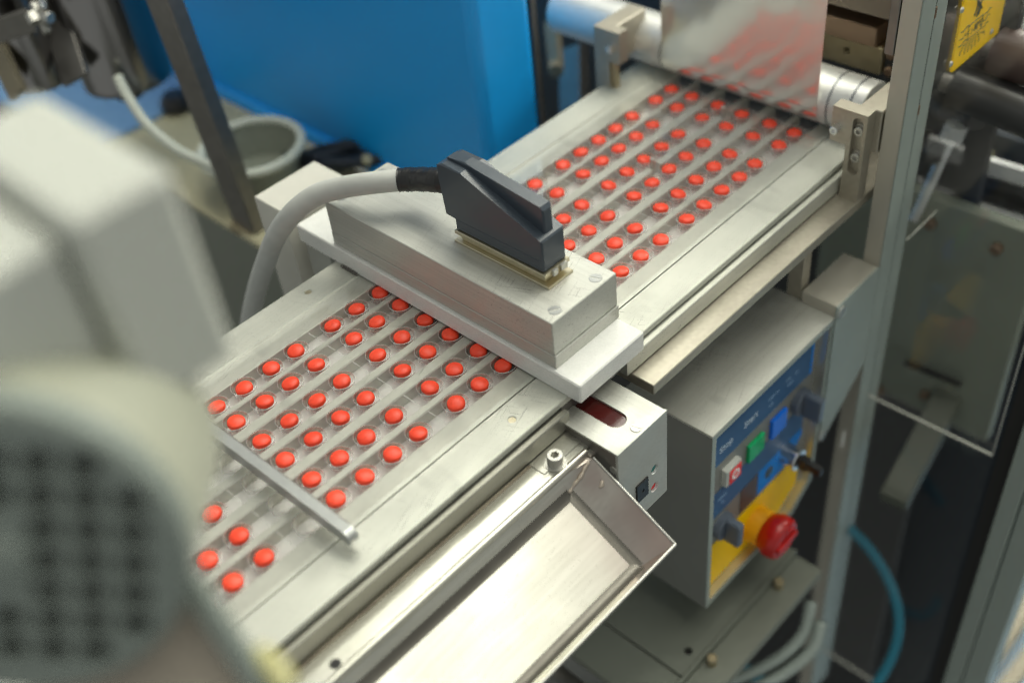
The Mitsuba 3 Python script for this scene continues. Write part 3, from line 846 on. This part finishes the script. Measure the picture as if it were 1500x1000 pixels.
t = 'roller_bracket'
tag(t, 'nickel plated slotted bracket holding the roller at the right, next to the frame post', 'bracket')
m, p0, p1 = bracket(t, 1, (-65.3, -43.7), (-65.3, -53.9), None)
sc = -60.0
sl = hull([(x, sc + 3.3 * math.cos(a), z + 3.3 * math.sin(a)) for x in (221, 226.5) for z in (4.6, 35.0) for a in np.linspace(0, 2 * math.pi, 24)[:-1]])
put(t + '__body', m - sl, 'nickel')
put(t + '__slot_floor', cbox(226.6, 227.4, sc - 3.2, sc + 3.2, 2, 38, 0), 'brass_bar')
for z in (11.8, 29.0):
    put(t + '__socket_screw', socket_screw((226.4, sc, z), (-1, 0, 0), 2.9, 3.2, 0.8), 'screw_steel', 25)
put(t + '__stop_screw', socket_screw((222.2, -47.6, 28.2), (-1, 0, 0), 2.5, 4.6), 'chrome', 25)
put(t + '__side_arm', cbox(231.1, 262, -69, -55.3, 14, 41, 0.5), 'nickel')
t = 'roller_bracket_001'
tag(t, 'nickel plated bracket at the left end of the roller, one screw in its head', 'bracket')
m, p0, p1 = bracket(t, -1, (110.3, 131.4), (119.3, 131.4), None)
put(t + '__body', m, 'nickel')
put(t + '__stop_screw', socket_screw((222.2, 117.4, 29.0), (-1, 0, 0), 2.5, 3.0), 'chrome', 25)
put(t + '__slot_floor', cbox(224, 228, 115.3, 119.2, -6, 19, 0.3), 'brass_bar')
put(t + '__side_arm', cbox(231.1, 262, 120, 133.5, 14, 40, 0.5), 'nickel')

t = 'lidding_foil'
fx = AX - RR - 0.25
fp = [(fx, 205.0), (fx, 120.0), (fx, 60.0), (fx, 32.0), (fx, AZ)]
fp += [(AX - (RR + 0.25) * math.cos(a), AZ - (RR + 0.25) * math.sin(a)) for a in np.linspace(0.1, math.pi / 2, 14)]
ys = np.linspace(-18.6, 97.8, 24)
v, f = [], []
for x, z in fp:
    v += [(x, y, z) for y in ys]
for i in range(len(fp) - 1):
    for j in range(23):
        a = i * 24 + j
        f += [(a, a + 1, a + 25), (a, a + 25, a + 24)]
k = put(t, trimesh.Trimesh(np.array(v), f, process=False), 'foil', True)
tag(k, 'wide silvery lidding foil hanging down onto the roller and mirroring the tablets', 'foil')

# ------------------------------------------------------------------ dark machine interior behind the roller
k = put('rear_panel', cbox(345, 352, -90, 330, -900, 95, 0.5), 'dark_brown')
tag(k, 'dark brown machine back panel behind the roller', 'panel')
t = 'cutter_bar'
tag(t, 'brass coloured bar with one round hole behind the right end of the roller', 'bar')
bb = cbox(300, 312, -30.5, 60, 19.4, 37.2, 0.4) - cyl((298, -7, 29), (308, -7, 29), 2.4, 24)
put(t + '__bar', bb, 'brass_bar')
put(t + '__end_plate', cbox(304, 312, -40, -31, 12, 40, 0.4), 'dark_brown')
for z in (33.5, 22.5):
    put(t + '__bolt', cyl((304, -35, z), (300.5, -35, z), 3.0, 20, ch=0.7), 'brown_bar')
k = put('clamp_bar', cbox(297, 330, -26.6, 60, 37.6, 50.5, 0.5), 'brown_bar')
tag(k, 'dark brown clamp bar lying on top of the brass bar', 'bar')
k = put('overhead_beam', cbox(286, 345, -45, 70, 63.5, 110, 0.6), 'beam_grey')
tag(k, 'grey beam above the brown clamp bar right of the foil', 'beam')
k = put('stop_plate', cbox(231.4, 236, -69.6, -64.5, 74.8, 200, 0.4), 'dark_steel')
tag(k, 'narrow dark steel plate against the frame post above the roller bracket', 'plate')
t = 'hanging_lever'
tag(t, 'beige lever with a round bolt end hanging left of the roller', 'lever')
lv = [(303.5, 246.0, -20.3), (295.8, 237.5, -33.0), (286.7, 228.5, -47.2)]
put(t + '__lever', bar(lv[0], lv[2], 14, (1, 0, 0), 5), 'beige_dark')
put(t + '__bolt', cyl(lv[2], np.array(lv[2]) - [6, 5, 0], 6, 20, ch=0.8), 'beige_dark')
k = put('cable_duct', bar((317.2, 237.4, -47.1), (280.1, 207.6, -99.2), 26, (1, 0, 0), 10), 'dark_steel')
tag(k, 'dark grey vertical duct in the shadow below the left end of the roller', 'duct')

# ------------------------------------------------------------------ machinery behind the guard panes
k = put('dark_skirt', cbox(402, 410, -150, 330, -900, -60, 0.5), 'navy')
tag(k, 'dark navy skirt panel of the machine behind the lower guard pane', 'panel')
t = 'inner_plate'
tag(t, 'dull grey green machine plate with bolts seen through the upper guard pane', 'panel')
put(t + '__plate', cbox(330, 340, (-140.8,)[0], 12, (-263.7,)[0], (-74.3,)[0], 1.0), 'inner_green')
for p in ((330.0, -54.5, -261.2), (330.0, -89.5, -244.1), (330.0, -114.8, -93.2), (330.0, -68.6, -93.5)):
    put(t + '__bolt', cyl(p, (p[0] - 5, p[1], p[2]), 4, 20, ch=1.0), 'brown_bar')
put(t + '__rod', bar((322.0, -72.5, -215.1), (322.0, -115.9, -212.3), 4, (1, 0, 0), 4), 'rubber')
k = put('diagonal_beam', bar((379.8, -101.2, -220.6), (244.5, -114.4, -271.9), 20, (0, 0, 1), 16, 1.0), 'beam_green')
tag(k, 'grey green square beam slanting down behind the upper guard pane', 'beam')
t = 'guide_roller'
for i, (a, b, r, m, txt) in enumerate((((330.0, -66.5, 9.9), (330.0, -135.3, 2.7), 13.5, 'roller_black', 'black rubber roller behind the side guard, just below the yellow plate'),
                                    ((345.0, -81.6, 31.9), (345.0, -130.4, 28.8), 15, 'roller_brown', 'dark brown roller behind the side guard, right of the yellow plate'),
                                    ((400.0, -60.3, -135.3), (400.0, -137.4, -132.5), 12, 'roller_black', 'black roller low behind the side guard, above the grey green plate'),
                                    ((400.0, -75.7, -96.0), (400.0, -134.0, -98.9), 12, 'roller_black', 'black roller behind the side guard, middle one on the right'))):
    k = t if i == 0 else f'{t}_{i:03d}'
    tag(k, txt, 'roller', 'rollers behind the side guard')
    put(k + '__barrel', cyl(a, b, r, 36, ch=1.5), m, 25)
    d = np.array(a) - np.array(b)
    d /= np.linalg.norm(d)
    put(k + '__journal', cyl(np.array(a) + d * 8, a, r * 0.5, 20), 'dark_steel', 25)
for i, (a, b, txt) in enumerate((((390.0, -72.0, -77.7), (390.0, -132.7, -75.9), 'upper pale strip between the black rollers'), ((390.0, -59.0, -115.3), (390.0, -141.6, -112.5), 'lower pale strip above the lowest black roller'))):
    k = put('web_strip', bar(a, b, 12, (1, 0, 0), 5, 0.3), 'print_white')
    tag(k, txt, 'strip', 'pale strips behind the side guard')
t = 'adjusting_rod'
tag(t, 'threaded rod with a white cap and two black knobs behind the side guard', 'rod')
ra, rb = np.array((330.0, -69.9, -28.0)), np.array((330.0, -57.9, -88.9))
nr = 60
tp = ra + (rb - ra) * np.linspace(0, 1.1, nr)[:, None]
put(t + '__thread', tube(tp, [3.4 + 0.5 * (i % 2) for i in range(nr)], 14), 'chrome', 40)
put(t + '__cap', cyl(ra + (ra - rb) * 0.22, ra, 7.2, 24, ch=1.2), 'print_white', 25)
for p in ((332.0, -59.4, -6.3), (332.0, -79.6, -5.8), (326.0, -59.2, -34.8)):
    put(t + '__knob', cyl((p[0] - 4, p[1] - 7, p[2]), (p[0] + 3, p[1] + 7, p[2]), 8.5, 24, ch=1.5), 'roller_black', 25)
k = put('cream_lever', bar((392.0, -68.7, -66.1), (392.0, -51.4, -122.1), 16, (1, 0, 0), 8, 1.5), 'cream')
tag(k, 'cream coloured lever behind the side guard between rod and rollers', 'lever')
k = put('inner_housing', cbox(470, 476, -400, -70, -300, 90, 0.5), 'dark_steel')
tag(k, 'dark grey machine wall behind the rollers at upper right', 'panel')

# hoses
k = put('teal_hose', tube(spline([(251.2, -65.0, -330.5), (255.9, -81.5, -340.7), (257.7, -103.5, -357.5), (253.2, -125.0, -378.6), (243.0, -139.4, -398.1), (227.1, -146.3, -415.5), (205.4, -146.8, -432.0), (184.3, -142.9, -444.4)], 8), 3.9, 14), 'teal', True)
tag(k, 'teal plastic hose curving down behind the lower guard pane', 'hose')
k = put('teal_hose', tube(spline([(115.2, -59.5, -367.0), (120.2, -74.9, -375.9), (125.5, -93.1, -387.0), (129.1, -109.5, -397.9)], 6), 4.6, 12), 'teal', True)
tag(k, 'short visible piece of teal hose beyond the curved channel at the bottom', 'hose')

# machine base plates below the control box
t = 'base_shelf'
tag(t, 'grey green machine base plate with a raised front rail below the control box', 'base plate')
put(t + '__plate', cbox(30.5, 158, -86.4, 60, -268, -262, 0.6) - cyl((47.6, -78.5, -270), (47.6, -78.5, -255), 3.0, 20), 'grey_green')
put(t + '__hole_floor', cyl((47.6, -78.5, -268.2), (47.6, -78.5, -266.5), 3.4, 20), 'rubber')
put(t + '__plate', cbox(-2, 29.4, -86.4, 60, -269, -262.6, 0.6), 'grey_green')
put(t + '__front_rail', join(cbox(-60, 158, -89, -87, -272, -260.5, 0.4), cbox(-60, 158, -109, -89.2, -275, -266, 0.6)), 'grey_green')
for x in (52, 128):
    put(t + '__pin', cyl((x, -94, -268), (x, -94, -259), 3.4, 18, ch=0.8), 'brass_bar')
k = put('under_guard', cbox(-170, -3, -60, 60, -300, -285, 0.6), 'dark_steel')
tag(k, 'dark steel under tray with bright flecks below the collecting tray', 'panel')
fl = random.Random(3)
ch = []
for i in range(26):
    x, y = fl.uniform(-60, -6), fl.uniform(-58, 10)
    ch.append(tri(hull([(x + fl.uniform(-2, 2), y + fl.uniform(-2, 2), -284.6 + fl.uniform(0, 2)) for _ in range(7)])))
k = put('scrap_chips', join(*ch), 'chrome')
tag(k, 'bright metal scrap chips scattered on the dark under tray', 'scrap', kind='stuff')
t = 'floor_beam'
tag(t, 'beige beam on the blue floor at the lower right corner', 'beam')
put(t + '__beam', bar((500.1, -144.2, -880.0), (807.2, -140.5, -880.0), 26, (0, 0, 1), 40, 2), 'beige_dark')
put(t + '__beam', bar((528.6, -173.5, -885.0), (775.5, -182.1, -885.0), 20, (0, 0, 1), 30, 2), 'beige_dark')

# ------------------------------------------------------------------ upper left background
t = 'blue_cabinet'
tag(t, 'bright blue painted machine cabinet with a rounded corner behind the table', 'cabinet')
zb = -88.0
pr = Polygon([(152, 170), (207, 170), (207, 900), (152, 900)]).buffer(-9).buffer(9, 10)
put(t + '__shell', prof_z(pr, zb, 170), 'blue_paint', 25)
put(t + '__plinth', cbox(146, 206, 178, 900, zb - 12, zb - 0.2, 3), 'blue_paint')
put(t + '__trim', cbox(207.2, 212, 171, 176, -120, 170, 0.6), 'dark_steel')

t = 'machine_bed'
tag(t, 'beige topped grey green machine bed behind the table on the left', 'bed')
put(t + '__top', cbox(34, 142, 196, 520, -101, -95, 1.0), 'beige_paint')
put(t + '__rear_cover', cbox(20, 144, 521, 900, -101, -93, 1.0), 'pale_blue')
put(t + '__side', cbox(36, 140, 200, 900, -420, -101.2, 0.6), 'grey_green')
k = put('bed_front', cbox(-260, 33, 215, 235, -420, -125, 0.8), 'grey_green')
tag(k, 'grey green panel behind the cable and left of the table', 'panel')

t = 'round_bowl'
bc = (84.3, 361.3, -62.0)
tag(t, 'round grey bowl with a thick pale rim on the machine bed before the blue cabinet', 'bowl')
put(t + '__body', lathe([(0, -26), (30, -26), (37, -2), (38, 0)], 48, at=bc), 'bowl_grey', 30)
put(t + '__grime_line', cbox(XW, -20, -54.0, -52.1, -16.2, -15.75, 0.1), 'grime')
put(t + '__rim', tube([(bc[0] + 38.5 * math.cos(a), bc[1] + 38.5 * math.sin(a), bc[2]) for a in np.linspace(0, 2 * math.pi, 49)[:-1]], 3.6, 12, True), 'pale_hose', True)
k = put('pale_hose', tube(spline([(27.1, 418.0, 6.8), (24.6, 408.1, -3.2), (23.1, 388.4, -20.6), (28.0, 365.8, -35.7), (37.0, 345.6, -45.7), (45.6, 325.7, -55.7)], 6), 3.7, 12), 'pale_hose', True)
tag(k, 'pale thin hose running from the steel hopper down behind the strut', 'hose')
t = 'strut'
sb, st = np.array((43.6, 320.5, -95.0)), np.array((33.0, 320.5, 87.8))
tag(t, 'leaning dark steel square strut in front of the blue cabinet', 'strut')
put(t + '__bar', bar(sb, sb + (st - sb) * 1.35, 22, (1, 0.15, 0), 13, 1.2), 'dark_steel')
put(t + '__foot', bar(sb + [4, -6, -4], sb + [0, 14, 2], 24, (0, 0, 1), 9, 1.0), 'brass_bar')  # brass tone stands in for a coppery reflection on the foot
t = 'knob'
k = put('black_knob', lathe([(0, 16), (10, 15), (14, 9), (14, 3), (9, 0), (0, 0)], 28, at=(110.9, 517.0, -94.9)), 'black_plastic', 35)
tag(k, 'black round knob on the beige bed left of the strut', 'knob')
nv = random.Random(8)
n0 = np.array((147.9, 323.1, -96.0))
t = 'cable_bundle'
tag(t, 'bundle of dark navy cables between the bowl and the blue cabinet', 'cables')
for i in range(6):
    pp = [n0 + [-32 + 16 * s + nv.uniform(-4, 4), 26 - 13 * s + nv.uniform(-7, 7) - i * 6 + 12, 6 + nv.uniform(0, 10)] for s in range(5)]
    put(t + '__cable', tube(spline(pp, 5), 4.5, 10), 'navy', True)
put(t + '__tie', cyl((144.5, 303.7, -88.0), (142.9, 298.0, -80.0), 4, 14, ch=1), 'beige_paint')
k = put('dark_recess', cbox(60, 207, 131, 168, -220, -112, 1.0), 'navy')
tag(k, 'dark recess cover between the table edge and the blue cabinet', 'panel')

t = 'hopper'
tag(t, 'polished steel hopper cylinder at the upper left', 'hopper')
hb = np.array((51.5, 455.8, -18.6))
put(t + '__cylinder', lathe([(0, 0), (30, 0.2), (33.5, 2), (34, 6), (34, 300)], 64, at=hb), 'polished', 30)
put(t + '__outlet', cyl(hb - [4, 0, 12], hb - [4, 0, 0], 10, 24), 'rubber', 25)
t = 'feed_tube'
h2 = np.array((-1.5, 484.8, -4.0))
tag(t, 'dark polished steel tube left of the hopper with a hinged band clamp', 'tube')
put(t + '__barrel', lathe([(0, 0), (21, 0.2), (22, 2), (22, 300)], 48, at=h2), 'polished', 30)
cb = h2 + [-8, 0, 46]
put(t + '__side_plate', bar((5.3, 438.2, 7.4), (30.4, 488.1, 67.1), 26, (1, 0.6, 0), 5, 0.8), 'dark_steel')
put(t + '__side_plate', bar((-31.9, 454.1, 7.9), (-23.6, 483.6, 38.3), 18, (1, 0.6, 0), 6, 0.8), 'beige_dark')
put(t + '__band', bar((-38.4, 461.2, 53.7), (-6.6, 439.9, 59.6), 17, (0.3, 1, 0), 4, 0.6), 'dark_steel')
put(t + '__hinge', join(cyl((-4.4, 433.4, 63.4), (-1.7, 421.5, 63.0), 4.2, 20, ch=0.6), cyl((-8.1, 434.2, 65.8), (-9.1, 429.4, 61.0), 4.6, 6), bar((-2.3, 440.4, 69.2), (-6.1, 424.7, 53.5), 5, (0, 1, 0), 5, 0.5), bar((2.8, 437.3, 70.4), (-0.1, 433.9, 65.5), 5, (0, 1, 0), 4, 0.5)), 'screw_steel')
k = put('red_cap', cyl((18.7, 572.6, 23.7), (13.5, 558.2, 15.4), 14, 24, ch=2), 'estop_red', 25)
tag(k, 'small red cap at the upper left corner behind the band clamp', 'cap')

# ------------------------------------------------------------------ blurred gear motor in the foreground
t = 'gear_motor'
tag(t, 'large out of focus grey gear motor with a perforated fan cover in the left foreground', 'motor')
put(t + '__gearbox', cbox(-217.5, -192.2, -116.4, -60, 200.5, 254.4, 2.2), 'housing_paint')
put(t + '__gearbox_plinth', cbox(-262, -218.5, -112, -52, 196, 250, 2.0), 'housing_paint')
fc = np.array((-260.5, -122.5, 195.8))
ax = np.array([-0.60, -0.69, 0.20])
ax /= np.linalg.norm(ax)
e1 = np.cross(ax, [0, 0, 1])
e1 /= np.linalg.norm(e1)
e2 = np.cross(e1, ax)
if e2[2] < 0:
    e2 = -e2


def oriented(m, o):
    """Local z along the motor axis, x sideways, y up."""
    v = np.asarray(m.vertices)
    m.vertices = o + v[:, :1] * e1 + v[:, 1:2] * e2 + v[:, 2:3] * ax
    if np.linalg.det(np.stack([e1, e2, ax])) < 0:
        m.faces = m.faces[:, ::-1]
    return m


RM = 38.5
put(t + '__motor_body', oriented(lathe([(0, -50), (RM - 6, -50), (RM, -44), (RM, -10), (RM - 0.6, -8)], 64), fc), 'motor_paint', 30)
disc = Point(0, 0).buffer(RM - 0.4, 24)
hl = [affinity.rotate(sbox(-3.3 + 9.0 * i, -3.0 + 8.4 * j, 3.3 + 9.0 * i, 3.0 + 8.4 * j), 14, origin=(0, 0)) for i in range(-4, 5) for j in range(-4, 5)
      if 8.5 < math.hypot(9.0 * i, 8.4 * j) < RM - 5.0]
put(t + '__fan_cover', oriented(prof_z(disc.difference(unary_union(hl)), -3.0, -0.8), fc), 'fan_cover_paint')
put(t + '__cover_rim', oriented(lathe([(RM - 0.6, -8), (RM + 0.3, -7.6), (RM + 0.3, -1.6), (RM - 2.2, 0.0), (RM - 3.4, -0.7)], 64), fc), 'fan_cover_paint', 30)
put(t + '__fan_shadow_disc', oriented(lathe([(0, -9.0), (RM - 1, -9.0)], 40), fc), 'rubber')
put(t + '__hub', oriented(lathe([(0, 2.0), (4.6, 1.6), (6.2, -0.2), (6.4, -0.8)], 32), fc), 'fan_cover_paint', 30)
mp = [(-230.0, -132.1, 165.8), (-231.8, -156.2, 144.4), (-274.5, -118.8, 143.7), (-256.7, -109.2, 164.8)]
mp = np.array(mp)
n = np.cross(mp[1] - mp[0], mp[3] - mp[0])
n /= np.linalg.norm(n)
put(t + '__mount_plate', hull(np.vstack([mp, mp + n * 3.0])), 'mount_paint')
put(t + '__mount_edge', bar((-230.6, -134.1, 169.6), (-232.5, -159.4, 147.3), 5.2, n, 5.0, 0.5), 'fan_cover_paint')
k = put('plastic_grip', tube(spline([(-228.5, -152.1, 150.3), (-228.4, -158.2, 151.3), (-229.4, -163.4, 149.2)], 4), 3.3, 18), 'cream_dark', 40)
tag(k, 'cream plastic grip at the bottom edge beside the motor mount', 'knob')
